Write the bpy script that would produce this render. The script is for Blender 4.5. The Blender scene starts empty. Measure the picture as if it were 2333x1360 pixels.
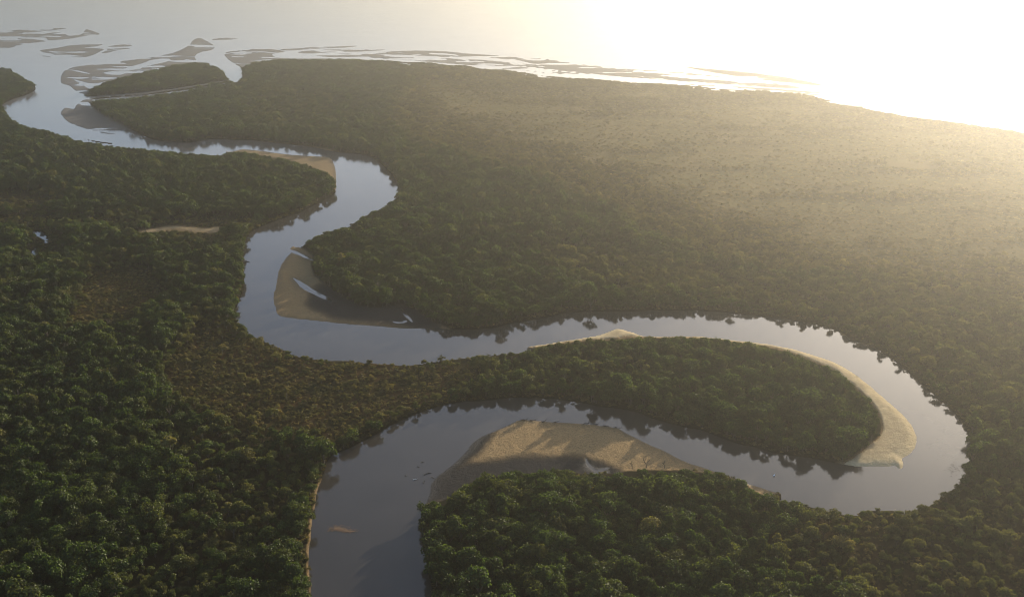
import bpy, math, random
import numpy as np
from mathutils import Vector

random.seed(7)
rng = np.random.default_rng(7)
R = math.radians
scene = bpy.context.scene
COL = scene.collection

# ------------------------------------------------------------------ camera
W, H = 2333.0, 1360.0
FPX, PITCH, ALT = 2240.0, R(20.3), 240.0
SP, CP = math.sin(PITCH), math.cos(PITCH)
cam_d = bpy.data.cameras.new('camera')
cam = bpy.data.objects.new('camera', cam_d)
COL.objects.link(cam)
cam_d.sensor_width = 36.0
cam_d.lens = 36.0 * FPX / W
cam_d.clip_start = 1.0
cam_d.clip_end = 40000.0
cam.location = (0, 0, ALT)
cam.rotation_euler = (R(90) - PITCH, 0, 0)
scene.camera = cam


def ground(px, py, z=0.0):
    """photo pixel -> point of the ground"""
    px = np.asarray(px, float); py = np.asarray(py, float)
    u = (px - W / 2) / FPX
    v = (H / 2 - py) / FPX
    t = (ALT - z) / (SP - v * CP)
    return np.stack([t * u, t * (CP + v * SP)], -1)


def project(x, y, z):
    dz = z - ALT
    d = y * CP - dz * SP
    v = (y * SP + dz * CP) / d
    return W / 2 + FPX * x / d, H / 2 - FPX * v


def spline(pts, closed=False, n=4):
    P = np.array(pts, float)
    m = len(P)
    out = []
    for i in range(m if closed else m - 1):
        g = (lambda k: P[k % m]) if closed else (lambda k: P[min(max(k, 0), m - 1)])
        p0, p1, p2, p3 = g(i - 1), g(i), g(i + 1), g(i + 2)
        for k in range(n):
            t = k / n
            out.append(0.5 * ((2 * p1) + (-p0 + p2) * t + (2 * p0 - 5 * p1 + 4 * p2 - p3) * t * t + (-p0 + 3 * p1 - 3 * p2 + p3) * t ** 3))
    if not closed:
        out.append(P[-1])
    return np.array(out)


# ------------------------------------------------------------------ outlines traced on the photograph (pixels), laid on the ground
BANK_WEST = [(-1800, 170), (-900, 155), (-300, 142), (0, 150), (25, 160), (55, 175), (76, 190), (80, 204), (60, 216), (30, 226), (8, 236), (4, 244),
             (18, 262), (50, 280), (95, 290), (135, 301), (175, 314), (230, 324), (300, 331), (370, 337), (440, 344), (500, 346),
             (528, 346), (549, 341), (583, 343), (652, 352), (710, 356), (751, 360), (763, 381), (766, 405), (765, 430), (760, 443), (740, 454), (715, 467), (690, 480), (660, 492),
             (630, 502), (600, 513), (578, 523), (565, 535), (557, 550), (552, 575), (553, 600), (555, 640), (550, 668), (540, 692),
             (533, 714), (545, 730), (560, 744), (580, 755), (610, 770), (640, 784), (665, 797), (690, 803), (730, 808), (800, 813),
             (870, 818), (930, 820), (965, 816), (1010, 809), (1060, 803), (1110, 798), (1160, 795), (1200, 791), (1250, 784), (1300, 775), (1350, 768), (1382, 759), (1408, 750),
             (1440, 758), (1465, 766), (1500, 768), (1560, 767), (1600, 768), (1660, 775), (1710, 780), (1760, 787), (1810, 797), (1860, 812),
             (1900, 826), (1940, 848), (1980, 878), (2010, 905), (2040, 930), (2065, 955), (2082, 980), (2088, 1000), (2083, 1020),
             (2070, 1035), (2055, 1045), (2058, 1060), (2050, 1069), (2038, 1060), (2020, 1063), (1990, 1061), (1960, 1063), (1935, 1059), (1900, 1053), (1860, 1045),
             (1800, 1036), (1760, 1030), (1720, 1018), (1680, 1010), (1640, 995), (1600, 980), (1560, 972), (1520, 962), (1480, 950),
             (1450, 938), (1410, 930), (1370, 926), (1330, 918), (1280, 910), (1230, 906), (1200, 906), (1160, 906), (1100, 912), (1060, 914), (1020, 920), (985, 930),
             (930, 950), (880, 974), (850, 992), (800, 1018), (765, 1032), (748, 1046), (740, 1065), (733, 1090), (722, 1120), (716, 1150), (710, 1200), (705, 1250), (703, 1275),
             (705, 1300), (706, 1360), (706, 1500), (706, 2300), (-1800, 2300)]
BANK_EAST = [(960, 2300), (985, 1500), (985, 1360), (977, 1300), (967, 1255), (960, 1215), (962, 1180), (968, 1155), (975, 1140), (980, 1120), (985, 1097), (1010, 1075), (1040, 1050),
             (1060, 1030), (1075, 1010), (1095, 995), (1130, 982), (1165, 964), (1188, 956), (1230, 959), (1259, 961), (1326, 965), (1400, 974),
             (1423, 985), (1453, 1000), (1488, 1016), (1524, 1032), (1566, 1053), (1594, 1062), (1651, 1081), (1700, 1101), (1735, 1112), (1771, 1121), (1834, 1132),
             (1884, 1146), (1920, 1156), (1970, 1161), (2030, 1162), (2080, 1154), (2120, 1138), (2150, 1118), (2175, 1100), (2200, 1073),
             (2210, 1045), (2215, 1020), (2212, 998), (2198, 970), (2178, 943), (2150, 917), (2120, 891), (2090, 865), (2070, 846), (2040, 821), (2000, 795), (1950, 774),
             (1900, 751), (1850, 736), (1800, 727), (1750, 721), (1700, 716), (1600, 707), (1500, 707), (1400, 709), (1300, 711), (1250, 721), (1200, 730),
             (1150, 740), (1110, 748), (1075, 750), (1040, 750), (1014, 750), (980, 748), (911, 747), (860, 743), (791, 738), (740, 733), (671, 726),
             (637, 719), (627, 700), (622, 676), (629, 652), (632, 631), (639, 607), (654, 585), (663, 576), (661, 570), (664, 563), (685, 553), (706, 540), (716, 532),
             (740, 521), (795, 507), (829, 485), (860, 471), (880, 461), (905, 440), (911, 430), (903, 414), (892, 398), (877, 381), (860, 367),
             (843, 356), (808, 350), (754, 345), (706, 334), (637, 327), (568, 319), (534, 319), (480, 317), (429, 325), (377, 322), (343, 316), (309, 300), (291, 294),
             (284, 296), (272, 304), (250, 306), (225, 302), (190, 292), (160, 281), (144, 268), (139, 257), (149, 246), (168, 249), (174, 240), (186, 231), (196, 227),
             (240, 222), (300, 218), (360, 211), (420, 203), (480, 193), (527, 184), (545, 180), (553, 174), (550, 156), (535, 146), (520, 136), (512, 127), (518, 119), (560, 113), (600, 111),
             (650, 118), (620, 124), (640, 133), (720, 134), (800, 134), (850, 138), (890, 139), (930, 143), (960, 143), (1000, 147), (1030, 150), (1060, 150), (1095, 157), (1120, 159), (1150, 160), (1170, 164), (1200, 167), (1230, 173),
             (1260, 175), (1300, 180), (1350, 181), (1400, 186), (1450, 190), (1520, 193), (1600, 199), (1650, 204), (1720, 208), (1790, 212), (1850, 219), (1890, 230), (1960, 241), (2050, 258), (2150, 270), (2250, 284), (2333, 297), (2700, 360),
             (3300, 450), (4300, 560), (4300, 2300)]
WEDGE = [(197, 221), (192, 215), (180, 212), (168, 204), (158, 196), (142, 191), (138, 182), (142, 168), (152, 159), (175, 152), (230, 145), (300, 137), (360, 128), (400, 119), (430, 104),
         (440, 92), (455, 87), (468, 93), (480, 99), (490, 109), (478, 116), (455, 121), (445, 128), (448, 138), (470, 144), (490, 148), (504, 158),
         (514, 170), (526, 180.5), (480, 188.5), (420, 198.5), (360, 206.5), (300, 212.5), (240, 217)]
BARS = [[(-60, 78), (0, 73), (60, 67), (120, 65), (154, 65), (120, 70), (80, 74), (40, 78), (90, 78), (110, 86), (60, 86), (0, 84)],
        [(95, 80), (120, 75), (145, 76), (155, 82), (185, 79), (195, 68), (206, 70), (228, 79), (200, 82), (160, 89), (115, 93), (105, 88)],
        [(-80, 92), (0, 88), (60, 89), (106, 95), (60, 100), (30, 108), (0, 113), (-80, 116)],
        [(92, 115), (130, 110), (160, 104), (200, 102), (235, 102), (215, 107), (190, 109), (235, 112), (225, 120), (195, 131), (150, 131), (92, 129), (120, 125), (100, 120)],
        [(240, 108), (270, 103), (300, 101), (296, 106), (262, 109), (300, 111), (275, 114), (245, 121), (230, 122), (245, 114)],
        [(484, 90), (515, 87), (546, 89), (520, 93), (490, 93)],
        [(880, 119), (940, 116), (1000, 117), (1050, 121), (1102, 129), (1040, 130), (960, 128), (900, 124)],
        [(895, 132), (925, 131), (956, 133), (920, 134)],
        [(998, 134), (1030, 134), (1060, 138), (1030, 140), (1010, 138)],
        [(1064, 136), (1110, 138), (1150, 143), (1168, 148), (1130, 148), (1090, 144)],
        [(1180, 137), (1215, 133), (1260, 137), (1310, 148), (1400, 158), (1470, 165), (1560, 173), (1480, 173), (1400, 172), (1330, 168), (1270, 160), (1225, 148)],
        [(1190, 146), (1210, 146), (1232, 152), (1205, 150)],
        [(1108, 150), (1140, 152), (1180, 156), (1215, 156), (1180, 158), (1130, 155)],
        [(1216, 157), (1250, 159), (1290, 169), (1310, 174), (1270, 168), (1230, 161)],
        [(640, 113), (700, 109), (760, 107), (815, 105), (790, 109), (720, 112), (660, 116)],
        [(680, 119), (740, 114), (800, 113), (880, 114), (830, 118), (760, 120), (700, 123)],
        [(720, 127), (780, 123), (850, 124), (880, 127), (820, 130), (750, 131)],
        [(1500, 180), (1600, 181), (1720, 190), (1840, 203), (1740, 199), (1620, 190)],
        [(1560, 154), (1620, 158), (1700, 165), (1800, 178), (1880, 196), (1800, 190), (1680, 175)]]
POOLS = [[(661, 570), (672, 572), (690, 580), (719, 594), (717, 596), (688, 584), (668, 577)],
         [(668, 633), (690, 645), (720, 663), (756, 683), (750, 685), (715, 671), (690, 658), (676, 643)],
         [(914, 702), (920, 712), (936, 725), (939, 733), (930, 728), (917, 714)],
         [(895, 732), (912, 734), (925, 729), (928, 733), (912, 738), (898, 736)],
         [(68, 526), (90, 527), (106, 535), (112, 548), (102, 554), (96, 543), (84, 536)],
         [(86, 563), (84, 574), (70, 579), (74, 569)],
         [(1046, 128), (1020, 126), (980, 124), (985, 122), (1030, 124)],
         [(215, 158), (250, 160), (290, 162), (300, 158), (250, 157)],
         [(160, 160), (190, 167), (205, 168), (180, 162)],
         [(165, 181), (190, 187), (215, 192), (245, 185), (232, 193), (205, 203), (188, 193)],
         [(280, 159), (320, 157), (330, 152), (380, 141), (385, 134), (345, 138), (325, 145)],
         [(1335, 1044), (1340, 1052), (1352, 1066), (1365, 1074), (1362, 1078), (1348, 1068), (1337, 1056)],
         [(1392, 1064), (1378, 1070), (1364, 1076), (1352, 1090), (1346, 1104), (1351, 1113), (1357, 1119), (1351, 1118), (1344, 1110), (1341, 1103), (1350, 1085), (1363, 1071), (1378, 1066)]]
# open ground: (outline, sand, mud, name, label)
SANDS = [
    ([(960, 1250), (958, 1200), (962, 1160), (1008, 1142), (1045, 1119), (1070, 1101), (1110, 1090), (1150, 1082), (1200, 1078), (1250, 1075), (1290, 1075), (1340, 1080), (1400, 1078),
      (1440, 1075), (1500, 1073), (1560, 1075), (1600, 1078), (1640, 1083), (1690, 1100), (1735, 1130), (1775, 1124), (1760, 1090), (1560, 1010), (1420, 960), (1260, 930), (1180, 930), (1060, 1000), (960, 1090)],
     1.0, 0.0, 'sandbar', 'orange brown sandbar with tree shadows in the near bend of the river'),
    ([(1200, 795), (1300, 781), (1400, 773), (1500, 772), (1560, 771), (1600, 773), (1660, 780), (1720, 789), (1760, 795), (1800, 806), (1840, 822), (1870, 834), (1900, 848), (1930, 868),
      (1960, 895), (1985, 920), (2000, 945), (2010, 970), (2005, 990), (1985, 1010), (1960, 1032), (1925, 1052), (1900, 1062), (1980, 1090), (2100, 1090), (2130, 1000), (2060, 890),
      (1900, 790), (1600, 740), (1380, 740), (1250, 765)], 1.3, 0.0, 'sandbar', 'pale sunlit sandbar curling round the tip of the wooded river tongue'),
    ([(640, 560), (663, 560), (690, 568), (712, 585), (708, 605), (715, 625), (735, 645), (765, 668), (800, 690), (845, 705), (890, 700), (915, 695), (950, 712), (985, 735), (1020, 748), (1030, 765), (900, 765), (700, 760), (600, 740), (590, 660)],
     1.0, 0.06, 'sandbar', 'tan and grey sandbar with small pools inside the second bend'),
    ([(515, 350), (549, 348), (600, 357), (652, 365), (703, 380), (730, 390), (754, 405), (762, 425), (768, 436), (790, 420), (780, 350), (600, 325), (530, 330)],
     0.95, 0.1, 'sandbar', 'pinkish tan sand point on the far third bend'),
    ([(288, 290), (262, 278), (240, 266), (222, 254), (208, 242), (205, 235), (212, 227), (190, 222), (150, 238), (110, 262), (160, 300), (250, 320), (300, 300)],
     0.2, 0.8, 'mudbank', 'grey muddy bank beside the estuary channel'),
    ([(200, 212), (206, 203), (225, 193), (260, 184), (300, 172), (360, 158), (400, 149), (450, 144.5), (470, 144), (500, 130), (520, 95), (440, 70), (300, 120), (120, 150), (120, 200), (180, 225)],
     0.12, 0.86, 'mudflat', 'grey tidal mudflat in front of the small wooded island'),
    ([(500, 112), (512, 135), (540, 150), (556, 156), (575, 145), (600, 141), (640, 137), (720, 136), (800, 136), (850, 137), (850, 100), (600, 100)],
     0.12, 0.86, 'mudflat', 'grey streaked mudflat along the far coast'),
    ([(699, 1130), (700, 1200), (697, 1250), (692, 1275), (698, 1300), (700, 1360), (698, 1500), (698, 1700), (760, 1700), (760, 1130)],
     0.7, 0.0, 'sandbar', 'thin edge along the left bank of the near river, sunlight painted as pale sand'),  # sunlit edge of the bank, its light put into the colour as sand
    ([(318, 525), (345, 522), (375, 518), (405, 516), (440, 519), (470, 521), (500, 519), (500, 531), (470, 534), (430, 530), (400, 527), (350, 533), (320, 534)],
     1.1, 0.0, 'sand_strip', 'pale dry sand strip in the forest left of the river'),
    ([(1965, 1162), (2000, 1161), (2040, 1162), (2045, 1150), (1965, 1150)], 1.1, 0.0, 'sandbar', 'short pale sand edge at the bottom of the right hand bend'),
]
CHANNELS = []
# brown scrub meadows: (outline, brown, tree density factor, size factor)
MEADOWS = [
    ([(50, 516), (100, 516), (135, 535), (130, 575), (100, 592), (60, 590), (66, 560), (80, 548)], .3, 0.05, 0.3),
    ([(470, 730), (560, 775), (640, 810), (730, 822), (930, 832), (1050, 835), (1100, 870), (1040, 905), (990, 925), (900, 958), (800, 1010), (740, 1030), (660, 1000), (560, 1000), (480, 960), (400, 900), (390, 830), (430, 760)], 1.0, 0.24, 0.50),
    ([(215, 612), (300, 600), (365, 635), (350, 700), (270, 745), (165, 750), (180, 690), (210, 645)], 1.0, 0.06, 0.32),
    ([(380, 525), (500, 535), (520, 560), (440, 560), (380, 545)], 0.9, 0.3, 0.4),
    ([(-200, 445), (0, 448), (120, 452), (140, 475), (0, 488), (-200, 490)], 0.9, 0.08, 0.35),
    ([(-100, 494), (150, 500), (300, 508), (480, 508), (560, 508), (570, 524), (480, 528), (300, 528), (100, 512), (-100, 508)], 0.8, 0.08, 0.3),
    ([(1650, 640), (1850, 690), (2050, 760), (2200, 870), (2290, 980), (2230, 990), (2150, 920), (2050, 845), (1900, 765), (1700, 735)], 0.5, 1.0, 0.6),
    ([(400, 1000), (560, 990), (700, 1050), (700, 1120), (640, 1200), (520, 1360), (440, 1500), (240, 1500), (300, 1330), (400, 1220), (440, 1120)], 0.35, 0.72, 0.68),
    ([(1900, 1180), (2100, 1170), (2230, 1110), (2333, 1090), (2700, 1080), (2700, 1500), (2050, 1500), (1960, 1380), (1740, 1290), (1760, 1230)], 0.55, 0.6, 0.68),
    ([(1000, 830), (1300, 800), (1500, 860), (1300, 900), (1050, 900)], 0.25, 0.9, 0.85),
    ([(1080, 180), (1600, 205), (2333, 310), (3200, 450), (3200, 700), (2333, 640), (1700, 620), (1450, 520), (1250, 420), (950, 330), (900, 240)], 0.95, 1.0, 0.62),
    ([(1250, 560), (1900, 660), (2333, 720), (2700, 760), (2700, 1000), (2333, 960), (2150, 850), (1850, 715), (1500, 690), (1300, 640)], 0.6, 1.0, 0.78),
    ([(600, 190), (760, 240), (700, 300), (560, 280)], 0.3, 1.0, 0.8),
]
PLAIN = [(960, 150), (1100, 162), (1600, 202), (1850, 222), (2333, 300), (3200, 455), (3200, 740), (2333, 690), (2000, 625), (1750, 580), (1520, 480), (1330, 400), (1100, 330), (960, 260)]
BRAID = [(840, 122), (960, 117), (1100, 122), (1330, 146), (1560, 166), (1760, 188), (1900, 214), (1890, 226), (1720, 206), (1600, 197), (1450, 188), (1300, 178), (1200, 165), (1100, 157), (1000, 145), (900, 137), (840, 134)]
CLEARING = [(2010, 370), (2060, 366), (2130, 380), (2160, 388), (2090, 388), (2030, 382)]


def seg_sd(P, poly, chunk=60000):
    """signed distance (+inside) of points P to a closed polygon"""
    A = np.asarray(poly, float); B = np.roll(A, -1, 0)
    E = B - A; L2 = (E ** 2).sum(1) + 1e-12
    out = np.empty(len(P))
    for s in range(0, len(P), chunk):
        p = P[s:s + chunk]
        d2 = np.full(len(p), 1e30); ins = np.zeros(len(p), bool)
        for a, b, e, l2 in zip(A, B, E, L2):
            wx = p[:, 0] - a[0]; wy = p[:, 1] - a[1]
            t = np.clip((wx * e[0] + wy * e[1]) / l2, 0, 1)
            dx = wx - e[0] * t; dy = wy - e[1] * t
            np.minimum(d2, dx * dx + dy * dy, out=d2)
            if a[1] != b[1]:
                c = (a[1] > p[:, 1]) != (b[1] > p[:, 1])
                ins ^= c & (p[:, 0] < e[0] * (p[:, 1] - a[1]) / e[1] + a[0])
        d = np.sqrt(d2)
        out[s:s + chunk] = np.where(ins, d, -d)
    return out


def sd_local(P, poly, pad, floor):
    """seg_sd only where P is near the polygon's box, else floor"""
    poly = np.asarray(poly)
    lo, hi = poly.min(0) - pad, poly.max(0) + pad
    m = ((P > lo) & (P < hi)).all(1)
    out = np.full(len(P), float(floor))
    if m.any():
        out[m] = np.maximum(seg_sd(P[m], poly), floor)
    return out


# ------------------------------------------------------------------ the grid of the terrain
xs = np.concatenate([np.arange(-1500, 0, 14.0), np.arange(0, W, 2.8), np.arange(W, 3900, 14.0)])
ys = np.concatenate([np.arange(48, 130, 1.3), np.arange(130, 360, 1.9), np.arange(360, H, 2.8), np.arange(H, 2200, 14.0)])
nx, ny = len(xs), len(ys)
GX, GY = np.meshgrid(xs, ys)
PX = np.stack([GX.ravel(), GY.ravel()], 1)
G = ground(PX[:, 0], PX[:, 1])


def fbm(x, y, scale, seed, octs=4):
    r = np.random.default_rng(seed); o = np.zeros_like(x); a = 1.0; s = scale; tot = 0
    for _ in range(octs):
        for _k in range(3):
            th = r.uniform(0, 2 * math.pi); ph = r.uniform(0, 6.28)
            o += a * np.sin((x * math.cos(th) + y * math.sin(th)) * 2 * math.pi / (s * r.uniform(.7, 1.4)) + ph + 1.5 * np.sin((x * math.sin(th) - y * math.cos(th)) * 2 * math.pi / (s * 1.7) + ph * 2))
        tot += 2.2 * a; a *= .55; s *= .5
    return o / tot


def to_ground(pts, n=3):
    q = spline(pts, True, n)
    return ground(q[:, 0], q[:, 1])


def open_ground(pts):
    """closed polygon whose frame corners stay straight"""
    q = spline(pts, False, 3)
    return ground(q[:, 0], q[:, 1])


S = np.full(len(G), -60.0)
for poly in (BANK_WEST, BANK_EAST):
    S = np.maximum(S, np.clip(seg_sd(G, open_ground(poly)), -60, 60))
S = np.maximum(S, sd_local(G, to_ground(WEDGE), 60, -60))
for b in BARS:
    S = np.maximum(S, 0.5 * sd_local(G, to_ground(b), 60, -60))
g0, g1 = ground(900, 138), ground(1850, 214)
ax = (g1 - g0) / np.linalg.norm(g1 - g0)
au, av = G @ ax, G @ np.array([-ax[1], ax[0]])
bd = sd_local(G, to_ground(BRAID), 60, -60)
br_n = fbm(au / 9, av + 14 * np.sin(au / 160), 70, 91, 4)
in_braid = (bd > -3) & (S < 1)
S = np.where(bd > 0, np.maximum(S, np.minimum(9 * (br_n - .05), bd * .6)), S)
for p in POOLS:
    S = np.minimum(S, -sd_local(G, to_ground(p), 60, -60))
S = S + np.clip(np.abs(S) / 3, .4, 1) * 0.9 * fbm(G[:, 0], G[:, 1], 24, 3)

sandw = np.zeros(len(G)); mudw = np.zeros(len(G)); sand_id = np.full(len(G), -1)
openw = np.zeros(len(G))
edge_n = 5 * fbm(G[:, 0], G[:, 1], 30, 11)
for i, (poly, s_, m_, nm, lb) in enumerate(SANDS):
    d = sd_local(PX, spline(poly, True, 3), 30, -30)
    w = np.clip((d + edge_n * 0.6) / 6 + 0.5, 0, 1)
    if i == 7:
        thin = np.clip(1.0 + edge_n * .22 - S, 0, 1); w = w * thin; d = np.where(thin > .5, d, -30)
    sandw = np.maximum(sandw, w * s_); mudw = np.maximum(mudw, w * m_)
    openw = np.maximum(openw, np.clip(d + .5, 0, 1))
    sand_id[d > 0] = i
for b in BARS:
    d = sd_local(PX, np.array(b, float), 12, -12)
    mudw = np.maximum(mudw, np.clip(d + 4, 0, 1) * .86); openw = np.maximum(openw, np.clip(d + 4, 0, 1))
mudw = np.maximum(mudw, in_braid * .86); openw = np.maximum(openw, in_braid * 1.0)
d = sd_local(PX, np.array(CLEARING, float), 12, -12)
sandw = np.maximum(sandw, np.clip(d / 3 + .2 + 1.6 * fbm(G[:, 0], G[:, 1], 16, 5), 0, 1) * .22); openw = np.maximum(openw, (sandw > .1) * (d > -5))

brown = np.zeros(len(G)); dens = np.ones(len(G)); size = np.ones(len(G))
zn = fbm(G[:, 0], G[:, 1], 90, 21)
for poly, b_, de, sz in MEADOWS:
    q = spline(poly, True, 3)
    d = sd_local(PX, q, 120, -120)
    w = np.clip((d + 18 * zn) / 50 + 0.5, 0, 1)
    w = w * w * (3 - 2 * w)
    brown = np.maximum(brown, w * b_)
    dens = np.minimum(dens, 1 + (de - 1) * w); size = np.minimum(size, 1 + (sz - 1) * w)

S = S + np.clip(sandw * 2, 0, 1) * 1.1 * fbm(G[:, 0], G[:, 1], 15, 14) * np.clip(np.abs(S) / 2, .3, 1)
fr = np.clip(1 - np.abs(S) / 7, 0, 1) * (S > 0)
dens = np.maximum(dens, fr); brown = brown * (1 - .8 * fr)
pw = np.clip((sd_local(PX, spline(PLAIN, True, 3), 200, -200) + 34 * fbm(G[:, 0], G[:, 1], 260, 23)) / 130 + .35, 0, 1)
band = fbm(G[:, 0] * .25 + G[:, 1] * .1, G[:, 1], 120, 24)
pw = np.clip(pw * (1 + .5 * band), 0, 1)
dens = dens * (1 - .90 * pw); size = np.minimum(size, 1 - .58 * pw); brown = np.maximum(brown, 0) * (1 - pw) + 2 * pw
# a wet inner edge on the two inner bend bars: mud towards the trees
for poly in ([(735, 650), (700, 690), (750, 720), (830, 735), (1000, 748), (940, 700), (800, 680)], [(975, 1150), (1000, 1085), (1060, 1058), (1130, 1052), (1200, 1042), (1330, 1046), (1420, 1085), (1200, 1110)], [(970, 1150), (960, 1090), (1050, 1020), (1090, 985), (1135, 975), (1110, 1010), (1060, 1060), (1010, 1110)]):
    d = sd_local(PX, spline(poly, True, 3), 40, -40)
    w = np.clip((d + edge_n) / 22 + .5, 0, 1)
    mudw = np.maximum(mudw, w * 1.0 * (sandw > .2)); sandw = sandw * (1 - .85 * w)

def lut(A, px, py, fill):
    """bilinear look up of a grid field at photo pixels"""
    fx = np.interp(px, xs, np.arange(nx)); fy = np.interp(py, ys, np.arange(ny))
    A = A.reshape(ny, nx)
    ix = np.clip(fx.astype(int), 0, nx - 2); iy = np.clip(fy.astype(int), 0, ny - 2)
    tx = fx - ix; ty = fy - iy
    v = (A[iy, ix] * (1 - tx) + A[iy, ix + 1] * tx) * (1 - ty) + (A[iy + 1, ix] * (1 - tx) + A[iy + 1, ix + 1] * tx) * ty
    out = (px < xs[0]) | (px > xs[-1]) | (py < ys[0]) | (py > ys[-1])
    return np.where(out, fill, v)


# traced near banks are tree tops: the water's edge under them lies nearer the camera
hx, hy = project(G[:, 0], G[:, 1], 4.6 * size)
S_up = lut(S, hx, hy, 60)
S = np.where((openw < .5) & (lut(openw, hx, hy, 0) < .5), np.minimum(S, S_up + .3), S)
# tidal rills and puddles on the mud
mudz = (mudw > .4) & (G[:, 1] > 1150)
rill = fbm(G[:, 0] * .28 + G[:, 1] * .10, G[:, 1], 60, 81, 5)
S = np.where(mudz & (S > 0), np.minimum(S, 9 * (rill + .26)), S)

openness = np.clip(np.maximum(sandw, mudw), 0, 1)
pos = np.maximum(S, 0)
Zs = np.where(S > 0, (1 - openness) * np.minimum(.8, pos * .8) + openness * np.where(sandw > 1.05, 1.15 * (1 - np.exp(-pos / 3.0)), .75 * (1 - np.exp(-pos / 16))), np.maximum(-1.2, S * .12))
Zs = Zs + np.where(S > 0, np.clip(pos / 4, 0, 1) * .12 * fbm(G[:, 0], G[:, 1], 7, 31), 0)
Zs = np.where((S > 0) & (Zs < .004), .004, Zs)


# ------------------------------------------------------------------ materials
def mat(name):
    m = bpy.data.materials.new(name); m.use_nodes = True
    nt = m.node_tree; nt.nodes.clear()
    out = nt.nodes.new('ShaderNodeOutputMaterial')
    return m, nt, out


def node(nt, t, **kw):
    n = nt.nodes.new(t)
    for k, v in kw.items():
        if k.startswith('i_'):
            n.inputs[k[2:].replace('_', ' ')].default_value = v
        else:
            setattr(n, k, v)
    return n


def mix(nt, f, a, b, mode='MIX'):
    n = nt.nodes.new('ShaderNodeMix'); n.data_type = 'RGBA'; n.blend_type = mode
    for sock, v in ((n.inputs[0], f), (n.inputs[6], a), (n.inputs[7], b)):
        if isinstance(v, (int, float)):
            sock.default_value = v
        elif isinstance(v, tuple):
            sock.default_value = (*v, 1)
        else:
            nt.links.new(v, sock)
    return n.outputs[2]


def math_n(nt, op, a, b=None, c=None, clamp=False):
    n = nt.nodes.new('ShaderNodeMath'); n.operation = op; n.use_clamp = clamp
    for i, v in enumerate((a, b, c)):
        if v is None: continue
        if isinstance(v, (int, float)): n.inputs[i].default_value = v
        else: nt.links.new(v, n.inputs[i])
    return n.outputs[0]


def noise(nt, co, scale, detail=4, rough=.6, dist=0):
    n = node(nt, 'ShaderNodeTexNoise'); n.inputs['Scale'].default_value = scale; n.inputs['Detail'].default_value = detail
    n.inputs['Roughness'].default_value = rough; n.inputs['Distortion'].default_value = dist
    nt.links.new(co, n.inputs['Vector'])
    return n.outputs['Fac']


def ramp(nt, f, lo, hi):
    n = node(nt, 'ShaderNodeMapRange'); n.inputs[1].default_value = lo; n.inputs[2].default_value = hi
    nt.links.new(f, n.inputs[0])
    return n.outputs[0]


def leaf_material(name, dark, light, brn, trans):
    m, nt, out = mat(name)
    at = node(nt, 'ShaderNodeAttribute', attribute_type='INSTANCER', attribute_name='tone')
    sx = node(nt, 'ShaderNodeSeparateXYZ'); nt.links.new(at.outputs['Vector'], sx.inputs[0])
    lf = node(nt, 'ShaderNodeAttribute', attribute_type='GEOMETRY', attribute_name='leaf_tone')
    c = mix(nt, lf.outputs['Fac'], dark, light)
    c = mix(nt, sx.outputs[0], c, mix(nt, lf.outputs['Fac'], tuple(x * .62 for x in brn), brn))
    k = math_n(nt, 'MULTIPLY_ADD', sx.outputs[1], 1.1, .45)
    v = node(nt, 'ShaderNodeVectorMath', operation='SCALE'); nt.links.new(c, v.inputs[0]); nt.links.new(k, v.inputs['Scale'])
    d = node(nt, 'ShaderNodeBsdfDiffuse'); t = node(nt, 'ShaderNodeBsdfTranslucent')
    nt.links.new(v.outputs[0], d.inputs[0])
    tc = mix(nt, 1.0, v.outputs[0], (1.0, 1.05, .55), 'MULTIPLY'); nt.links.new(tc, t.inputs[0])
    g = node(nt, 'ShaderNodeBsdfGlossy'); g.inputs['Roughness'].default_value = .55; g.inputs['Color'].default_value = (.8, .8, .7, 1)
    ms = node(nt, 'ShaderNodeMixShader'); ms.inputs[0].default_value = trans
    nt.links.new(d.outputs[0], ms.inputs[1]); nt.links.new(t.outputs[0], ms.inputs[2])
    m2 = node(nt, 'ShaderNodeMixShader'); m2.inputs[0].default_value = .02
    nt.links.new(ms.outputs[0], m2.inputs[1]); nt.links.new(g.outputs[0], m2.inputs[2])
    nt.links.new(m2.outputs[0], out.inputs[0])
    return m


LEAF = leaf_material('mangrove_leaves', (.010, .018, .004), (.066, .095, .014), (.25, .175, .055), .47)
LEAF2 = leaf_material('scrub_leaves', (.034, .036, .013), (.105, .100, .028), (.30, .205, .070), .42)


def simple(name, col, rough=.9, var=.35, scale=2.0):
    m, nt, out = mat(name)
    b = node(nt, 'ShaderNodeBsdfPrincipled'); b.inputs['Roughness'].default_value = rough
    tc = node(nt, 'ShaderNodeTexCoord')
    f = noise(nt, tc.outputs['Object'], scale)
    c = mix(nt, f, tuple(x * (1 - var) for x in col), tuple(min(1, x * (1 + var)) for x in col))
    nt.links.new(c, b.inputs['Base Color']); nt.links.new(b.outputs[0], out.inputs[0])
    return m


BARK = simple('bark', (.10, .075, .05))
DRIFT = simple('weathered_wood', (.055, .045, .035))
PALEWOOD = simple('bleached_wood', (.55, .53, .48))
WEED = simple('orange_leaf_litter', (.17, .095, .042))
FEATHER = simple('white_feathers', (.8, .8, .78), var=.05)


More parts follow.
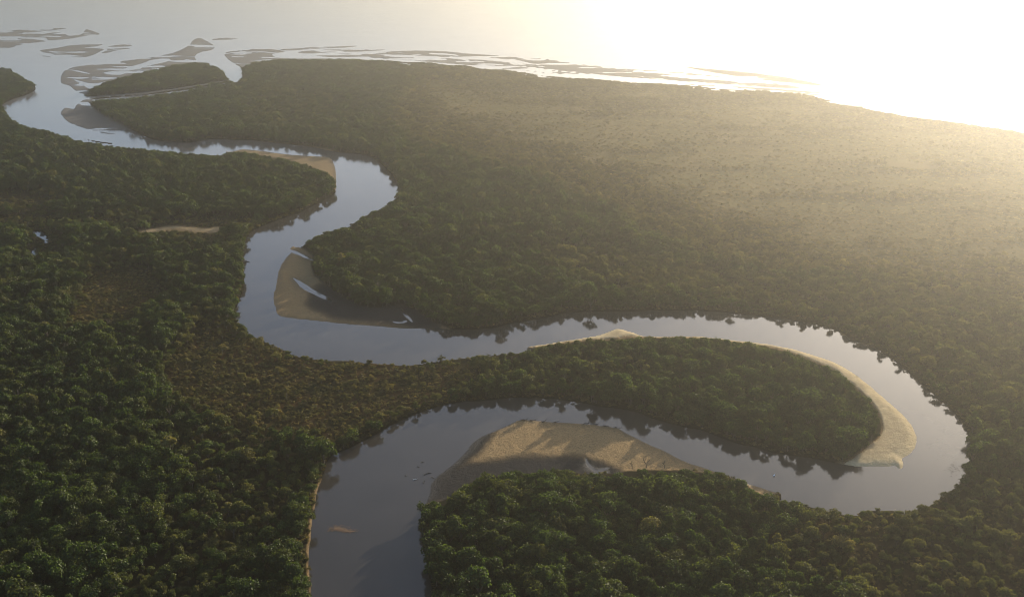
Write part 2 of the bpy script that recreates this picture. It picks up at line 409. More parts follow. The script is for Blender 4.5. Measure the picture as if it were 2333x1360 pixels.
def terrain_material():
    m, nt, out = mat('ground')
    b = node(nt, 'ShaderNodeBsdfPrincipled')
    geo = node(nt, 'ShaderNodeNewGeometry'); P = geo.outputs['Position']
    at = node(nt, 'ShaderNodeAttribute', attribute_type='GEOMETRY', attribute_name='cover')
    sc = node(nt, 'ShaderNodeSeparateXYZ'); nt.links.new(at.outputs['Vector'], sc.inputs[0])
    sand, mud, brn = sc.outputs
    sp = node(nt, 'ShaderNodeSeparateXYZ'); nt.links.new(P, sp.inputs[0])
    n1 = noise(nt, P, .55, 5, .65); n2 = noise(nt, P, .045, 4); n3 = noise(nt, P, 1.6, 3, .7)
    floor = mix(nt, n1, (.011, .010, .006), (.030, .026, .014))
    scrub = mix(nt, n1, (.028, .019, .009), (.090, .052, .022))
    scrub = mix(nt, ramp(nt, n2, .42, .62), scrub, mix(nt, n3, (.022, .022, .009), (.052, .044, .018)))
    c = mix(nt, math_n(nt, 'MULTIPLY', brn, 1.0, clamp=True), mix(nt, ramp(nt, sp.outputs[2], 0, .75), tuple([.006, .0055, .0035]), floor), scrub)
    n4 = noise(nt, P, .012, 5, .65, .6)
    pl = mix(nt, ramp(nt, n4, .38, .64), mix(nt, n1, (.13, .100, .044), (.21, .16, .074)), mix(nt, n1, (.105, .090, .036), (.17, .14, .058)))  # tan scrub ground, made paler in place of stronger haze over the plain
    c = mix(nt, ramp(nt, brn, 1.0, 2.0), c, pl)
    s1 = mix(nt, n1, (.17, .112, .050), (.42, .29, .145))
    s1 = mix(nt, ramp(nt, n3, .45, .75), s1, (.10, .07, .04))
    c = mix(nt, math_n(nt, 'MULTIPLY', sand, 1.0, clamp=True), c, s1)
    s2 = mix(nt, n1, (.30, .215, .105), (.62, .50, .30))
    s2 = mix(nt, math_n(nt, 'MULTIPLY', ramp(nt, sp.outputs[2], .72, 1.0), ramp(nt, noise(nt, P, .10, 5, .65, 1.5), .36, .56)), s2, mix(nt, n1, (.24, .18, .10), (.46, .36, .215)))
    c = mix(nt, ramp(nt, sand, 1.0, 1.3), c, s2)
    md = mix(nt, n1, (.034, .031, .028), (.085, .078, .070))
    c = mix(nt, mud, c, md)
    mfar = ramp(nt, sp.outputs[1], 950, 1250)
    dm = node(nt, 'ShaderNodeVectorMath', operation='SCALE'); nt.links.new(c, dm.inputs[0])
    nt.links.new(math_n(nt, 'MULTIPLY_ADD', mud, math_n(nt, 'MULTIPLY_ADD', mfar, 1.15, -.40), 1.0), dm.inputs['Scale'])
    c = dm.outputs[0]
    wet = ramp(nt, sp.outputs[2], .22, .02)
    opn = math_n(nt, 'ADD', sand, mud, clamp=True)
    wet = math_n(nt, 'MULTIPLY', wet, opn)
    wet = math_n(nt, 'MULTIPLY', wet, ramp(nt, sand, 1.32, .9))
    dk = math_n(nt, 'MULTIPLY_ADD', wet, -.5, 1.0)
    v = node(nt, 'ShaderNodeVectorMath', operation='SCALE'); nt.links.new(c, v.inputs[0]); nt.links.new(dk, v.inputs['Scale'])
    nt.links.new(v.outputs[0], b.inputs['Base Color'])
    nt.links.new(math_n(nt, 'MULTIPLY_ADD', wet, -.5, .95), b.inputs['Roughness'])
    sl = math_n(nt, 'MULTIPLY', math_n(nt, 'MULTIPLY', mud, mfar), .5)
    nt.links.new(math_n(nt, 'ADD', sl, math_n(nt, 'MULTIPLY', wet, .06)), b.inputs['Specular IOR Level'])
    bp = node(nt, 'ShaderNodeBump'); bp.inputs['Strength'].default_value = .9; bp.inputs['Distance'].default_value = .35
    hgt = math_n(nt, 'ADD', n3, math_n(nt, 'MULTIPLY', n1, 1.4)); nt.links.new(hgt, bp.inputs['Height'])
    nt.links.new(bp.outputs[0], b.inputs['Normal'])
    nt.links.new(b.outputs[0], out.inputs[0])
    return m


def water_material(name):
    m, nt, out = mat(name)
    b = node(nt, 'ShaderNodeBsdfPrincipled')
    geo = node(nt, 'ShaderNodeNewGeometry'); P = geo.outputs['Position']
    sp = node(nt, 'ShaderNodeSeparateXYZ'); nt.links.new(P, sp.inputs[0])
    n = noise(nt, P, .02, 5, .6, .8)
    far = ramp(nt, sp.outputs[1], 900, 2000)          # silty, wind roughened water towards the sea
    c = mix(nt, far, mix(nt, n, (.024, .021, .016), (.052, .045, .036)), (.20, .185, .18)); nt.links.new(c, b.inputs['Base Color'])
    b.inputs['IOR'].default_value = 1.333
    rn = noise(nt, P, .016, 5, .6, 1.2)
    nt.links.new(math_n(nt, 'ADD', math_n(nt, 'MULTIPLY_ADD', far, .12, .045), math_n(nt, 'MULTIPLY', rn, .08)), b.inputs['Roughness'])
    w = noise(nt, P, .8, 3, .55, .4)
    bp = node(nt, 'ShaderNodeBump'); bp.inputs['Strength'].default_value = 1.0; bp.inputs['Distance'].default_value = .012
    nt.links.new(w, bp.inputs['Height']); nt.links.new(bp.outputs[0], b.inputs['Normal'])
    nt.links.new(b.outputs[0], out.inputs[0])
    return m


TERRAIN = terrain_material()
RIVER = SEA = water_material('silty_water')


# ------------------------------------------------------------------ helpers
def mesh_obj(name, verts, faces, material, parent=None, link=True, smooth=False):
    me = bpy.data.meshes.new(name)
    me.from_pydata([tuple(v) for v in verts], [], faces)
    for m in (material if isinstance(material, list) else [material]):
        me.materials.append(m)
    if smooth:
        me.polygons.foreach_set('use_smooth', [True] * len(me.polygons))
    o = bpy.data.objects.new(name, me)
    if link: COL.objects.link(o)
    if parent: o.parent = parent
    return o


def quads_mesh(name, verts, quads, material):
    """fast numpy mesh of quads"""
    me = bpy.data.meshes.new(name)
    me.vertices.add(len(verts)); me.vertices.foreach_set('co', np.ascontiguousarray(verts, np.float32).ravel())
    nq = len(quads)
    me.loops.add(nq * 4); me.loops.foreach_set('vertex_index', np.ascontiguousarray(quads, np.int32).ravel())
    me.polygons.add(nq); me.polygons.foreach_set('loop_start', np.arange(0, nq * 4, 4, dtype=np.int32))
    me.polygons.foreach_set('use_smooth', np.ones(nq, bool))
    me.update(calc_edges=True)
    me.materials.append(material)
    return me


def tag(o, label, cat, group=None, kind=None):
    o['label'] = label; o['category'] = cat
    if group: o['group'] = group
    if kind: o['kind'] = kind
    return o


class MB:
    def __init__(s): s.v, s.f = [], []

    def tube(s, pts, radii, n=6):
        rings = []
        for i, (p, r) in enumerate(zip(pts, radii)):
            p = Vector(p)
            a = Vector(pts[max(i - 1, 0)]); b = Vector(pts[min(i + 1, len(pts) - 1)])
            d = (b - a).normalized()
            u = d.orthogonal().normalized(); w = d.cross(u)
            ring = []
            for k in range(n):
                t = 2 * math.pi * k / n
                ring.append(len(s.v)); s.v.append(p + (u * math.cos(t) + w * math.sin(t)) * r)
            rings.append(ring)
        for q, t in zip(rings, rings[1:]):
            for k in range(n):
                s.f.append((q[k], q[(k + 1) % n], t[(k + 1) % n], t[k]))
        s.f.append(tuple(reversed(rings[0]))); s.f.append(tuple(rings[-1]))

    def ball(s, c, r, n=8, m=5):
        c = Vector(c); r = Vector(r) if not isinstance(r, (int, float)) else Vector((r, r, r))
        b = len(s.v)
        for i in range(m + 1):
            th = math.pi * i / m
            for k in range(n):
                ph = 2 * math.pi * k / n
                s.v.append(c + Vector((r.x * math.sin(th) * math.cos(ph), r.y * math.sin(th) * math.sin(ph), r.z * math.cos(th))))
        for i in range(m):
            for k in range(n):
                s.f.append((b + i * n + k, b + (i + 1) * n + k, b + (i + 1) * n + (k + 1) % n, b + i * n + (k + 1) % n))


# ------------------------------------------------------------------ ground, sandbars, water
keep_v = Zs > -1.0
idx = np.arange(nx * ny).reshape(ny, nx)
Q = np.stack([idx[:-1, :-1], idx[1:, :-1], idx[1:, 1:], idx[:-1, 1:]], -1).reshape(-1, 4)
Q = Q[keep_v[Q].any(1)]
fid = np.where((S[Q] > -6).any(1), sand_id[Q].max(1), -1)
cover = np.stack([sandw, mudw, brown], 1)
V3 = np.concatenate([G, Zs[:, None]], 1)


def terrain_piece(name, quads):
    used, inv = np.unique(quads, return_inverse=True)
    me = quads_mesh(name, V3[used], inv.reshape(-1, 4), TERRAIN)
    a = me.attributes.new('cover', 'FLOAT_VECTOR', 'POINT')
    a.data.foreach_set('vector', np.ascontiguousarray(cover[used], np.float32).ravel())
    o = bpy.data.objects.new(name, me); COL.objects.link(o)
    return o


g = terrain_piece('ground', Q[fid < 0])
tag(g, 'dark muddy forest floor and low tidal ground between the river bends', 'ground', kind='structure')
for i, sd in enumerate(SANDS):
    q = Q[fid == i]
    if len(q):
        tag(terrain_piece(sd[3], q), sd[4], 'sandbank' if 'sand' in sd[3] else 'mudflat', kind='structure')

YS = 1330.0          # the river mouth: river water before this line, sea beyond
riv = mesh_obj('river', [(-4000, -600, 0), (4000, -600, 0), (4000, YS, 0), (-4000, YS, 0)], [(0, 1, 2, 3)], RIVER)
tag(riv, 'grey winding river', 'river', kind='structure')
sea = mesh_obj('sea', [(-14000, YS, 0), (14000, YS, 0), (14000, 16000, 0), (-14000, 16000, 0)], [(0, 1, 2, 3)], SEA)
tag(sea, 'hazy glittering sea beyond the coast', 'sea', kind='structure')
bed = mesh_obj('seabed', [(-14000, -700, -3), (14000, -700, -3), (14000, 16000, -3), (-14000, 16000, -3)], [(0, 1, 2, 3)], simple('seabed_mud', (.05, .045, .04)))
tag(bed, 'mud under the water', 'ground', kind='structure')


# ------------------------------------------------------------------ trees
def crown_mesh(name, seed, rad, hgt, n_leaf, leaf, material, lobes):
    r = np.random.default_rng(seed)
    L = []
    for i in range(lobes):
        a = 2 * math.pi * (i + r.uniform(-.3, .3)) / max(lobes - 1, 1)
        q = 0 if i == 0 else r.uniform(.36, .74)
        lr = rad * (r.uniform(.44, .66) if i == 0 else r.uniform(.26, .50))
        z = hgt - lr * r.uniform(.85, 1.0) if i == 0 else hgt * r.uniform(.46, .80)
        L.append((q * rad * math.cos(a) + r.normal() * .3, q * rad * math.sin(a) + r.normal() * .3, z, lr))
    vs, tone = [], []
    pk = np.array([l[3] ** 2 for l in L]); pk /= pk.sum()
    for k in r.choice(len(L), n_leaf, p=pk):
        cx, cy, cz, lr = L[k]
        u = r.normal(size=3); u /= np.linalg.norm(u)
        if u[2] < -.35: u[2] *= -.6
        rr = lr * (r.uniform(.68, 1.08) if r.uniform() < .82 else r.uniform(1.0, 1.42))
        c = np.array([cx, cy, cz]) + u * rr * np.array([1, 1, .85])
        nrm = u * .7 + r.normal(size=3) * .45 + np.array([0, 0, .25]); nrm /= np.linalg.norm(nrm)
        t = np.cross(nrm, r.normal(size=3)); t /= np.linalg.norm(t); b = np.cross(nrm, t)
        s = leaf * r.uniform(.6, 1.25); w = s * r.uniform(.5, .95)
        dr = nrm * s * .25
        vs += [c - t * s - dr, c - b * w, c + t * s - dr, c + b * w]
        tone.append(np.clip(.5 + .28 * r.normal() + .25 * u[2] * 0, 0, 1))
    vs = np.array(vs)
    me = quads_mesh(name, vs, np.arange(len(vs)).reshape(-1, 4), material)
    me.polygons.foreach_set('use_smooth', np.zeros(n_leaf, bool))
    a = me.attributes.new('leaf_tone', 'FLOAT', 'FACE'); a.data.foreach_set('value', np.array(tone, np.float32))
    return me


def trunk_mesh(name, seed, hgt, rad):
    r = random.Random(seed); m = MB()
    lean = Vector((r.uniform(-.4, .4), r.uniform(-.4, .4), 0))
    top = Vector((0, 0, hgt * .62)) + lean
    m.tube([(0, 0, -.9), (0, 0, .2), lean * .5 + Vector((0, 0, hgt * .32)), top], [.26, .2, .16, .1], 7)
    for k in range(5):
        a = 2 * math.pi * (k + r.uniform(-.3, .3)) / 5
        s = lean * .5 + Vector((0, 0, hgt * r.uniform(.24, .36)))
        e = Vector((math.cos(a) * rad * .55, math.sin(a) * rad * .55, hgt * r.uniform(.55, .72)))
        m.tube([s, (s + e) / 2 - Vector((0, 0, .25)), e], [.1, .075, .03], 5)
    for k in range(6):          # stilt roots
        a = 2 * math.pi * (k + r.uniform(-.3, .3)) / 6
        q = r.uniform(.8, 1.4)
        m.tube([(0, 0, 1.1), (math.cos(a) * q * .6, math.sin(a) * q * .6, .8), (math.cos(a) * q, math.sin(a) * q, -.9)], [.05, .045, .035], 4)
    me = bpy.data.meshes.new(name); me.from_pydata([tuple(v) for v in m.v], [], m.f); me.materials.append(BARK)
    return me


VAR = []
for k, (rad, hgt, lobes) in enumerate([(3.3, 6.6, 8), (2.8, 8.0, 6), (3.7, 6.0, 9), (2.4, 7.4, 5), (3.4, 7.2, 8), (3.1, 5.6, 7)]):
    VAR.append((crown_mesh('crown', 100 + k, rad, hgt, 900, .37, LEAF, lobes), trunk_mesh('trunk', 200 + k, hgt, rad), rad, hgt))
VR = np.array([v[2] for v in VAR]); VH = np.array([v[3] for v in VAR])

# candidates on a jittered grid, coarser with distance
cand = []
for y0, y1, st in ((150, 420, 3.2), (420, 760, 3.4), (760, 1250, 4.2), (1250, 2700, 6.0)):
    half = .72 * y1 + 60
    X, Y = np.meshgrid(np.arange(-half, half, st), np.arange(y0, y1, st))
    X = X + rng.uniform(-.5, .5, X.shape) * st; Y = Y + rng.uniform(-.5, .5, Y.shape) * st
    m = np.abs(X) < .66 * Y + 60
    cand.append(np.stack([X[m], Y[m], np.full(m.sum(), st)], 1))
cand = np.concatenate(cand)
x, y = cand[:, 0], cand[:, 1]
bx, by = project(x, y, np.zeros(len(x)))
s_ = lut(S, bx, by, -1); op = lut(openw, bx, by, 1); br = lut(brown, bx, by, 0); de = lut(dens, bx, by, 1); sz = lut(size, bx, by, 1)
m = (s_ > .5) & (op < .5) & (rng.uniform(size=len(x)) < de)
x, y, s_, br, sz, st = [a[m] for a in (x, y, s_, br, sz, cand[:, 2])]
var = rng.integers(0, 6, len(x))
patch = fbm(x, y, 70, 41)                 # stands of taller and lower trees
scl = np.clip(rng.lognormal(-.14, .36, len(x)), .38, 1.75) * (1 + .22 * patch) * sz * np.clip(st / 4.2, .86, 1.35)
scy = scl * rng.uniform(.72, 1.3, len(x))
zsc = scl * rng.uniform(.85, 1.2, len(x)) * (1 - .35 * np.clip(br - 1, 0, 1)) * np.clip(4.6 / st, .75, 1.05)
ok = np.ones(len(x), bool)
for fr, off in ((.86, 0), (.6, -.75), (.6, .75), (.3, -.8), (.3, .8)):
    tx, ty = project(x + off * VR[var] * scl, y, fr * VH[var] * zsc)
    ok &= (lut(S, tx, ty, 1) > (-.8 if off == 0 else -2.2)) & (lut(openw, tx, ty, 0) < (.5 if off == 0 else .95))
x, y, s_, br, sz, var, scl, scy, zsc, patch = [a[ok] for a in (x, y, s_, br, sz, var, scl, scy, zsc, patch)]
bx, by = project(x, y, np.zeros(len(x)))
zb = np.maximum(lut(Zs, bx, by, .5), 0) - .1
N = len(x)
hue = np.clip(np.minimum(br, 1) * .52 + .2 * np.clip(br - 1, 0, 1) + .10 * fbm(x, y, 45, 51) + rng.normal(0, .09, N) + (rng.uniform(size=N) < .03) * .25, 0, 1)
val = np.clip(.5 + .16 * fbm(x, y, 38, 61) + rng.normal(0, .17, N), .08, 1)
rot = rng.uniform(0, 6.283, N)
cx, cy = project(x, y, zb + .6 * VH[var] * zsc)

# the 300 trees that show largest: the nearest ones in the frame
inframe = (cx > 8) & (cx < W - 8) & (cy > 0) & (cy < H - 6)
dist = np.sqrt(x ** 2 + y ** 2 + ALT ** 2)
app = np.where(inframe, VR[var] * scl / dist, 0)
near = np.where(inframe & (cy > H - 330))[0]
pick = near[np.argsort(-(VR[var[near]] * scl[near] * 1.6 + 40 * 300 / dist[near]))][:300]
picked = np.zeros(N, bool); picked[pick] = True


def size_word(i):
    s = scl[i]
    return 'tall broad' if s > 1.25 else 'large' if s > 1.08 else 'mid sized' if s > .8 else 'small' if s > .6 else 'very small'


def tone_word(i):
    h, v = hue[i], val[i]
    if h > .55: return 'brownish'
    if h > .33: return 'olive brown'
    return 'bright green' if v > .68 else 'dark green' if v < .38 else 'green'


def place_word(i):
    px, py = cx[i], cy[i]
    if px > 930 and px < 1250: return 'on the wooded point'
    if px >= 1250 and px < 1800: return 'below the sandbar'
    if px >= 1800: return 'in the right corner'
    if px > 560: return 'beside the left bank'
    return 'in the left forest'


protos = {}
pick = pick[np.argsort(dist[pick])]
for i in pick:
    v = int(var[i])
    e = bpy.data.objects.new('mangrove_tree', None); COL.objects.link(e)
    e.empty_display_size = 2
    e.location = (x[i], y[i], zb[i]); e.rotation_euler = (0, 0, rot[i]); e.scale = (scl[i], scy[i], zsc[i])
    tag(e, f'{size_word(i)} {tone_word(i)} mangrove tree {place_word(i)}, {cx[i] / W * 100:.1f}% across {100 - cy[i] / H * 100:.1f}% up', 'tree', 'mangrove trees nearest the bottom edge')
    if v not in protos:
        protos[v] = (bpy.data.objects.new('crown', VAR[v][0]), bpy.data.objects.new('trunk', VAR[v][1]))
        cr, tr = protos[v]
    else:
        cr, tr = protos[v][0].copy(), protos[v][1].copy()
    for o in (cr, tr):
        COL.objects.link(o); o.parent = e
    cr['tone'] = [float(hue[i]), float(val[i]), 0.0]


def scatter(name, pts, scale, rotz, which, tone, template_sets, label, cat):
    """one object of stuff: instances of the template meshes on its points"""
    me = bpy.data.meshes.new(name)
    me.vertices.add(len(pts)); me.vertices.foreach_set('co', np.ascontiguousarray(pts, np.float32).ravel())
    for nm, ty, key, arr in (('size', 'FLOAT_VECTOR', 'vector', scale), ('turn', 'FLOAT', 'value', rotz), ('kind_index', 'INT', 'value', which), ('tone', 'FLOAT_VECTOR', 'vector', tone)):
        a = me.attributes.new(nm, ty, 'POINT')
        a.data.foreach_set(key, np.ascontiguousarray(arr, np.int32 if ty == 'INT' else np.float32).ravel())
    o = bpy.data.objects.new(name, me); COL.objects.link(o)
    ng = bpy.data.node_groups.new(name + '_scatter', 'GeometryNodeTree')
    ng.interface.new_socket('Geometry', in_out='INPUT', socket_type='NodeSocketGeometry')
    ng.interface.new_socket('Geometry', in_out='OUTPUT', socket_type='NodeSocketGeometry')
    N_ = ng.nodes; Lk = ng.links.new
    gi, go = N_.new('NodeGroupInput'), N_.new('NodeGroupOutput')
    m2p = N_.new('GeometryNodeMeshToPoints'); Lk(gi.outputs[0], m2p.inputs['Mesh'])
    jall = N_.new('GeometryNodeJoinGeometry')
    for objs in reversed(template_sets):      # join puts the last link first
        j = N_.new('GeometryNodeJoinGeometry')
        for ob in objs:
            oi = N_.new('GeometryNodeObjectInfo'); oi.transform_space = 'ORIGINAL'; oi.inputs['Object'].default_value = ob
            Lk(oi.outputs['Geometry'], j.inputs[0])
        gti = N_.new('GeometryNodeGeometryToInstance'); Lk(j.outputs[0], gti.inputs[0]); Lk(gti.outputs[0], jall.inputs[0])
    iop = N_.new('GeometryNodeInstanceOnPoints'); Lk(m2p.outputs[0], iop.inputs['Points']); Lk(jall.outputs[0], iop.inputs['Instance'])
    iop.inputs['Pick Instance'].default_value = True

    def attr(nm, ty):
        n = N_.new('GeometryNodeInputNamedAttribute'); n.data_type = ty; n.inputs[0].default_value = nm
        return n.outputs[0]
    Lk(attr('kind_index', 'INT'), iop.inputs['Instance Index'])
    cxyz = N_.new('ShaderNodeCombineXYZ'); Lk(attr('turn', 'FLOAT'), cxyz.inputs[2])
    Lk(cxyz.outputs[0], iop.inputs['Rotation']); Lk(attr('size', 'FLOAT_VECTOR'), iop.inputs['Scale'])
    Lk(iop.outputs[0], go.inputs[0])
    md = o.modifiers.new('scatter', 'NODES'); md.node_group = ng
    tag(o, label, cat, kind='stuff')
    return o


r_ = ~picked
scatter('forest', np.stack([x, y, zb], 1)[r_], np.stack([scl, scy, zsc], 1)[r_], rot[r_], var[r_], np.stack([hue, val, val * 0], 1)[r_],
        [protos[k] for k in range(6)], 'dense mangrove forest covering both sides of the winding river', 'forest')

# low scrub on the brown meadows
bush = []
for k in range(3):
    me = crown_mesh('scrub_bush', 300 + k, 1.25, 1.1 + .2 * k, 90, .30, LEAF2, 4)
    bush.append(me)
bx0, by0, bst = -700, 200, 1.9
X, Y = np.meshgrid(np.arange(-520, 560, bst), np.arange(230, 880, bst))
X = (X + rng.uniform(-.6, .6, X.shape) * bst).ravel(); Y = (Y + rng.uniform(-.6, .6, Y.shape) * bst).ravel(); BS = np.ones(len(X))
X2, Y2 = np.meshgrid(np.arange(-700, 1700, 3.7), np.arange(780, 2150, 3.7))
X2 = (X2 + rng.uniform(-1.9, 1.9, X2.shape)).ravel(); Y2 = (Y2 + rng.uniform(-1.9, 1.9, Y2.shape)).ravel()
X = np.concatenate([X, X2]); Y = np.concatenate([Y, Y2]); BS = np.concatenate([BS, 1.75 + 0 * X2])
px_, py_ = project(X, Y, 0 * X)
b_ = lut(brown, px_, py_, 0) + .25 * (1 - lut(dens, px_, py_, 1))
sb_ = lut(S, px_, py_, -1)
keep = (np.abs(X) < .62 * Y + 30) & (sb_ > .15) & (lut(openw, px_, py_, 1) < .5) & (rng.uniform(size=len(X)) < np.maximum(np.clip((b_ - .25) * 1.1, 0, .95) * (np.where(BS > 1.5, 1, .72) * (1 - .5 * np.clip(b_ - 1, 0, 1))), .95 * np.clip(1.2 - sb_ / 6, 0, 1) * (sb_ > 0))) & (np.abs(X) < .60 * Y + 60) & ((BS < 1.5) | (b_ > .9) | (sb_ < 6))
tx, ty = project(X, Y, 0 * X + 1.2)
keep &= (lut(S, tx, ty, 1) > -.8)
X, Y, BS = X[keep], Y[keep], BS[keep]; pl_ = np.clip(lut(brown, px_[keep], py_[keep], 0) - 1, 0, 1)
px_, py_ = px_[keep], py_[keep]
nb = len(X)
ss = rng.uniform(.5, 1.25, nb) * BS
scrub_proto = [bpy.data.objects.new('scrub_bush', me) for me in bush]
first = []
# three real bushes at the river edge of the brown meadow carry the meshes of the scrub
for k, (ux, uy) in enumerate(((843, 812), (968, 808), (1003, 800))):
    while float(lut(S, np.array([ux]), np.array([uy + 3.0]), 1)[0]) < .4: uy += 1
    gx, gy = ground(ux, uy + 3)
    o = scrub_proto[k]; COL.objects.link(o); o.location = (gx, gy, .2); o.scale = (1.9, 1.9, 2.2); o['tone'] = [.1, .35, 0]
    tag(o, ('small round bush leaning over the water at the edge of the brown meadow', 'dark round bush standing at the water where the brown meadow meets trees',
            'dark green bush overhanging the river just beside the wooded tongue')[k], 'bush')
scatter('scrub', np.stack([X, Y, np.maximum(lut(Zs, px_, py_, .4), 0) - .05], 1), np.stack([ss, ss, ss * rng.uniform(.7, 1.2, nb) * (1 - .6 * pl_) * BS ** -.5 * .85], 1), rng.uniform(0, 6.28, nb), rng.integers(0, 3, nb),
        np.stack([np.clip(np.where(b_[keep] > .4, .30 + .6 * pl_, .12) + .3 * fbm(X, Y, 25, 71) + rng.normal(0, .2, nb), 0, 1), np.clip(.42 + .25 * fbm(X, Y, 30, 72) + rng.normal(0, .14, nb), .05, 1), 0 * X], 1),
        [[o] for o in scrub_proto], 'low brown and olive scrub covering the open meadow beside the river', 'scrub')


# ------------------------------------------------------------------ driftwood and floating things
def driftwood(name, ux, uy, length, r, ang, label, cat, material=DRIFT, branches=5, seed=1, group=None, z=.12):
    rr = random.Random(seed); m = MB()
    pts = [Vector((-length / 2 + length * t, .12 * length * math.sin(3 * t + seed), .1 + .18 * length * t * t * rr.uniform(0, .8))) for t in (0, .25, .5, .75, 1)]
    m.tube(pts, [r, r * .95, r * .8, r * .6, r * .3], 7)
    for k in range(branches):
        p = pts[rr.randrange(1, 5)]; a = rr.uniform(-1, 1) * 1.6; l = length * rr.uniform(.18, .45)
        e = p + Vector((math.cos(a) * l * .6, math.sin(a) * l, l * rr.uniform(.1, .8)))
        m.tube([p, (p + e) / 2 + Vector((0, 0, .1 * l)), e], [r * .5, r * .35, r * .12], 5)
    for k in range(4):
        a = rr.uniform(0, 6.28); l = r * 4
        m.tube([pts[0], pts[0] + Vector((-l * .5, math.cos(a) * l, math.sin(a) * l * .6 + .1))], [r * .5, r * .12], 5)
    o = mesh_obj(name, m.v, m.f, material)
    gx, gy = ground(ux, uy)
    o.location = (gx, gy, z); o.rotation_euler = (0, 0, ang)
    return tag(o, label, cat, group)


spots = [(946, 1092, 1.6, .3, 'pale'), (925, 1083, 1.3, .8, 'dark'), (952, 1063, 1.2, 2.1, 'dark'), (963, 1053, 1.1, .2, 'dark'), (971, 1080, 1.9, .9, 'dark'), (979, 1078, 2.1, .4, 'dark'),
         (985, 1088, 1.9, 2.6, 'dark'), (965, 1098, 1.6, 1.2, 'dark')]
SL = ['pale stick floating left of the dark snags off the muddy sandbar end', 'leftmost small dark snag in open water off the muddy sandbar end', 'small dark snag just above the knot of larger snags in near river',
      'farthest dark snag of the cluster in the near river bend', 'dark snag at the left of the tight knot of snags', 'largest dark snag in the middle of the knot of snags',
      'dark snag nearest the sandbar at right of the knot', 'lowest dark snag of the cluster below the knot']
for k, (ux, uy, l, a, c) in enumerate(spots):
    driftwood('snag', ux, uy, l, .16, a, SL[k], 'snag', PALEWOOD if c == 'pale' else DRIFT, 4, k + 3, 'snags off the near sandbar', .02)
driftwood('snag', 565, 597, 2.6, .3, .2, 'dark branched snag alone in the river near the tall left bank', 'snag', DRIFT, 5, 21, None, .02)
driftwood('snag', 559, 653, 1.6, .25, 1.2, 'small dark snag close under the tall left bank below the lone branched snag', 'snag', DRIFT, 4, 22, None, .02)
for k, (ux, uy, l, a) in enumerate([(1195, 957, 3.2, .2), (1215, 958, 3.6, -.3), (1240, 960, 2.6, .5), (1268, 962, 2.4, 0), (1336, 966, 3.4, .1), (1358, 967, 3.0, -.2), (1382, 972, 3.6, -.3), (1408, 975, 3.0, -.5)]):
    driftwood('driftwood', ux, uy, l, .2, a, ('leftmost brush tangle on the upper tip of the orange sandbar', 'second brush tangle from the upper tip of the orange sandbar', 'small tangle of sticks right of the two tip tangles',
              'last thin tangle before the gap along the sandbar edge', 'first dark brush tangle after the gap along the sandbar edge', 'second dark tangle after the gap on the sandbar edge',
              'third dark tangle after the gap on the sandbar edge', 'rightmost dark tangle where the sandbar edge turns down')[k], 'driftwood', DRIFT, 9, 40 + k, 'brush along the orange sandbar edge', .2)


def bare_tree(ux, uy, h, seed, label):
    rr = random.Random(seed); m = MB()
    def grow(p, d, l, r, lev):
        e = p + d * l
        m.tube([p, (p + e) / 2 + Vector((rr.uniform(-.1, .1), rr.uniform(-.1, .1), 0)) * l, e], [r, r * .85, r * .65], 6)
        if lev:
            for _ in range(3):
                dd = (d + Vector((rr.uniform(-.8, .8), rr.uniform(-.8, .8), rr.uniform(0, .4)))).normalized()
                grow(e, dd, l * rr.uniform(.55, .8), r * .6, lev - 1)
    grow(Vector((0, 0, -.5)), Vector((rr.uniform(-.15, .15), rr.uniform(-.1, .1), 1)).normalized(), h * .42, .14, 3)
    o = mesh_obj('bare_tree', m.v, m.f, DRIFT); gx, gy = ground(ux, uy); o.location = (gx, gy, .3)
    return tag(o, label, 'dead tree', 'bare trees on the sandbar')


bare_tree(1472, 1068, 5.5, 5, 'leafless forked tree in the middle of the orange sandbar edge')
bare_tree(1440, 1070, 3.8, 6, 'small leafless tree on the orange sand left of the forked one')
bare_tree(1515, 1068, 4.2, 8, 'leafless slanting tree on the orange sand right of the forked one')

# raft of orange leaf litter on the near river
rr = random.Random(9); m = MB()
for k in range(420):
    t = rr.gauss(0, 1); u = rr.gauss(0, 1)
    px0, py0 = 781 + 13 * t, 1207 + 2.2 * u + 3.0 * math.sin(t)
    if k % 6 == 0: px0, py0 = 772 + 26 * rr.uniform(-1, 1), 1203 + 8 * rr.uniform(-1, 1)
    gx, gy = ground(px0, py0)
    s = rr.uniform(.10, .30); a = rr.uniform(0, 6.28); z = .03 + rr.uniform(0, .10)
    b = len(m.v)
    for q, zz in ((0, 0), (1.57, .05), (3.14, 0), (4.71, .04)):
        m.v.append((gx + s * math.cos(a + q) * (1.6 if q in (0, 3.14) else .7), gy + s * math.sin(a + q), z + zz))
    m.v.append((gx, gy, z + .14 * s))
    m.v.append((gx, gy, -.03))
    for i in range(4):
        m.f.append((b + i, b + (i + 1) % 4, b + 4)); m.f.append((b + (i + 1) % 4, b + i, b + 5))
tag(mesh_obj('leaf_raft', m.v, m.f, WEED), 'orange raft of floating leaf litter on the near river', 'leaf raft')

# dark sunken brush by the right bank
m = MB(); rr = random.Random(12)
for k in range(46):
    gx, gy = ground(2172 + 9 * rr.gauss(0, .8), 1068 + 8 * rr.gauss(0, .9))
    a = rr.uniform(0, 6.28); l = rr.uniform(.4, 1.1)
    m.tube([(gx, gy, -.1), (gx + .3 * l * math.cos(a), gy + .3 * l * math.sin(a), .18 * l), (gx + l * math.cos(a), gy + l * math.sin(a), .10 * l)], [.06, .05, .02], 4)
tag(mesh_obj('sunken_brush', m.v, m.f, DRIFT), 'dark patch of half sunken brush in the right hand bend of the river', 'brush')

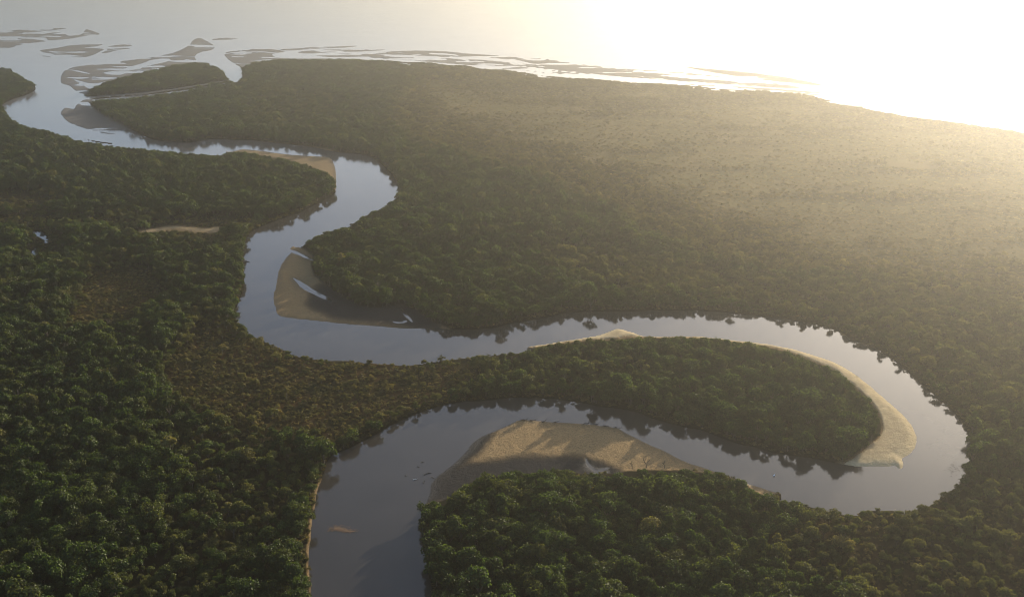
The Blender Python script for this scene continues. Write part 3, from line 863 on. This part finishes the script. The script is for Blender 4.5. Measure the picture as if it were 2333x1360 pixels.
# a white bird on the water
m = MB()
m.ball((0, 0, .28), (.62, .34, .30), 10, 6); m.tube([(.45, 0, .4), (.62, 0, .7), (.68, 0, .95)], [.13, .09, .08], 7); m.ball((.72, 0, 1.0), (.14, .11, .11)); m.tube([(.82, 0, 1.0), (1.05, 0, .95)], [.05, .01], 5); m.tube([(-.5, 0, .3), (-.85, 0, .42)], [.2, .05], 6)
bird = mesh_obj('white_bird', m.v, m.f, FEATHER, smooth=True)
gx, gy = ground(1763, 1084); bird.location = (gx, gy, -.05); bird.rotation_euler = (0, 0, .7)
tag(bird, 'tiny white waterbird floating on the river below the wooded tongue', 'bird')

# ------------------------------------------------------------------ air, sky and sun
SUN_AZ, SUN_EL = R(35), R(10)
hz, nt, out = mat('haze_air')
pv = node(nt, 'ShaderNodeVolumePrincipled')
pv.inputs['Color'].default_value = (1.0, .955, .83, 1)
pv.inputs['Density'].default_value = .000225
pv.inputs['Anisotropy'].default_value = .915
pv.inputs['Density Attribute'].default_value = ''
pv.inputs['Temperature Attribute'].default_value = ''
nt.links.new(pv.outputs[0], out.inputs['Volume'])
x0, x1, y0, y1, z0, z1 = -15000, 15000, -800, 17000, -4, 252
hv = [(a, b, c) for a in (x0, x1) for b in (y0, y1) for c in (z0, z1)]
hb = mesh_obj('haze', hv, [(0, 1, 3, 2), (4, 6, 7, 5), (0, 4, 5, 1), (2, 3, 7, 6), (0, 2, 6, 4), (1, 5, 7, 3)], hz)
tag(hb, 'golden haze over the river delta', 'haze', kind='stuff')

wd = bpy.data.worlds.new('World'); scene.world = wd; wd.use_nodes = True
nt = wd.node_tree
bg = nt.nodes['Background']
sky = nt.nodes.new('ShaderNodeTexSky'); sky.sky_type = 'NISHITA'; sky.sun_disc = False
sky.sun_elevation = SUN_EL; sky.sun_rotation = SUN_AZ
sky.air_density = .65; sky.dust_density = 2.8; sky.ozone_density = 1.5
nt.links.new(sky.outputs[0], bg.inputs[0]); bg.inputs[1].default_value = .16

sd = bpy.data.lights.new('sun', 'SUN'); so = bpy.data.objects.new('sun', sd); COL.objects.link(so)
sd.energy = 5.0; sd.angle = R(.5); sd.color = (1.0, .91, .78)
dv = Vector((math.sin(SUN_AZ) * math.cos(SUN_EL), math.cos(SUN_AZ) * math.cos(SUN_EL), math.sin(SUN_EL)))
so.rotation_euler = dv.to_track_quat('Z', 'Y').to_euler()
so.location = dv * 3000

vs = scene.view_settings
vs.view_transform = 'Standard'; vs.look = 'None'; vs.exposure = 1.2; vs.gamma = 1.0; vs.use_curve_mapping = False
cy_ = scene.cycles
cy_.max_bounces = 5; cy_.diffuse_bounces = 2; cy_.glossy_bounces = 2; cy_.transmission_bounces = 2; cy_.volume_bounces = 0; cy_.transparent_max_bounces = 4
cy_.use_denoising = True; cy_.pixel_filter_type = 'BLACKMAN_HARRIS'; cy_.filter_width = 1.0
cy_.sample_clamp_direct = 6.0; cy_.sample_clamp_indirect = .4
cy_.caustics_reflective = False; cy_.caustics_refractive = False
print('trees', N, 'bushes', nb, 'terrain', len(Q))
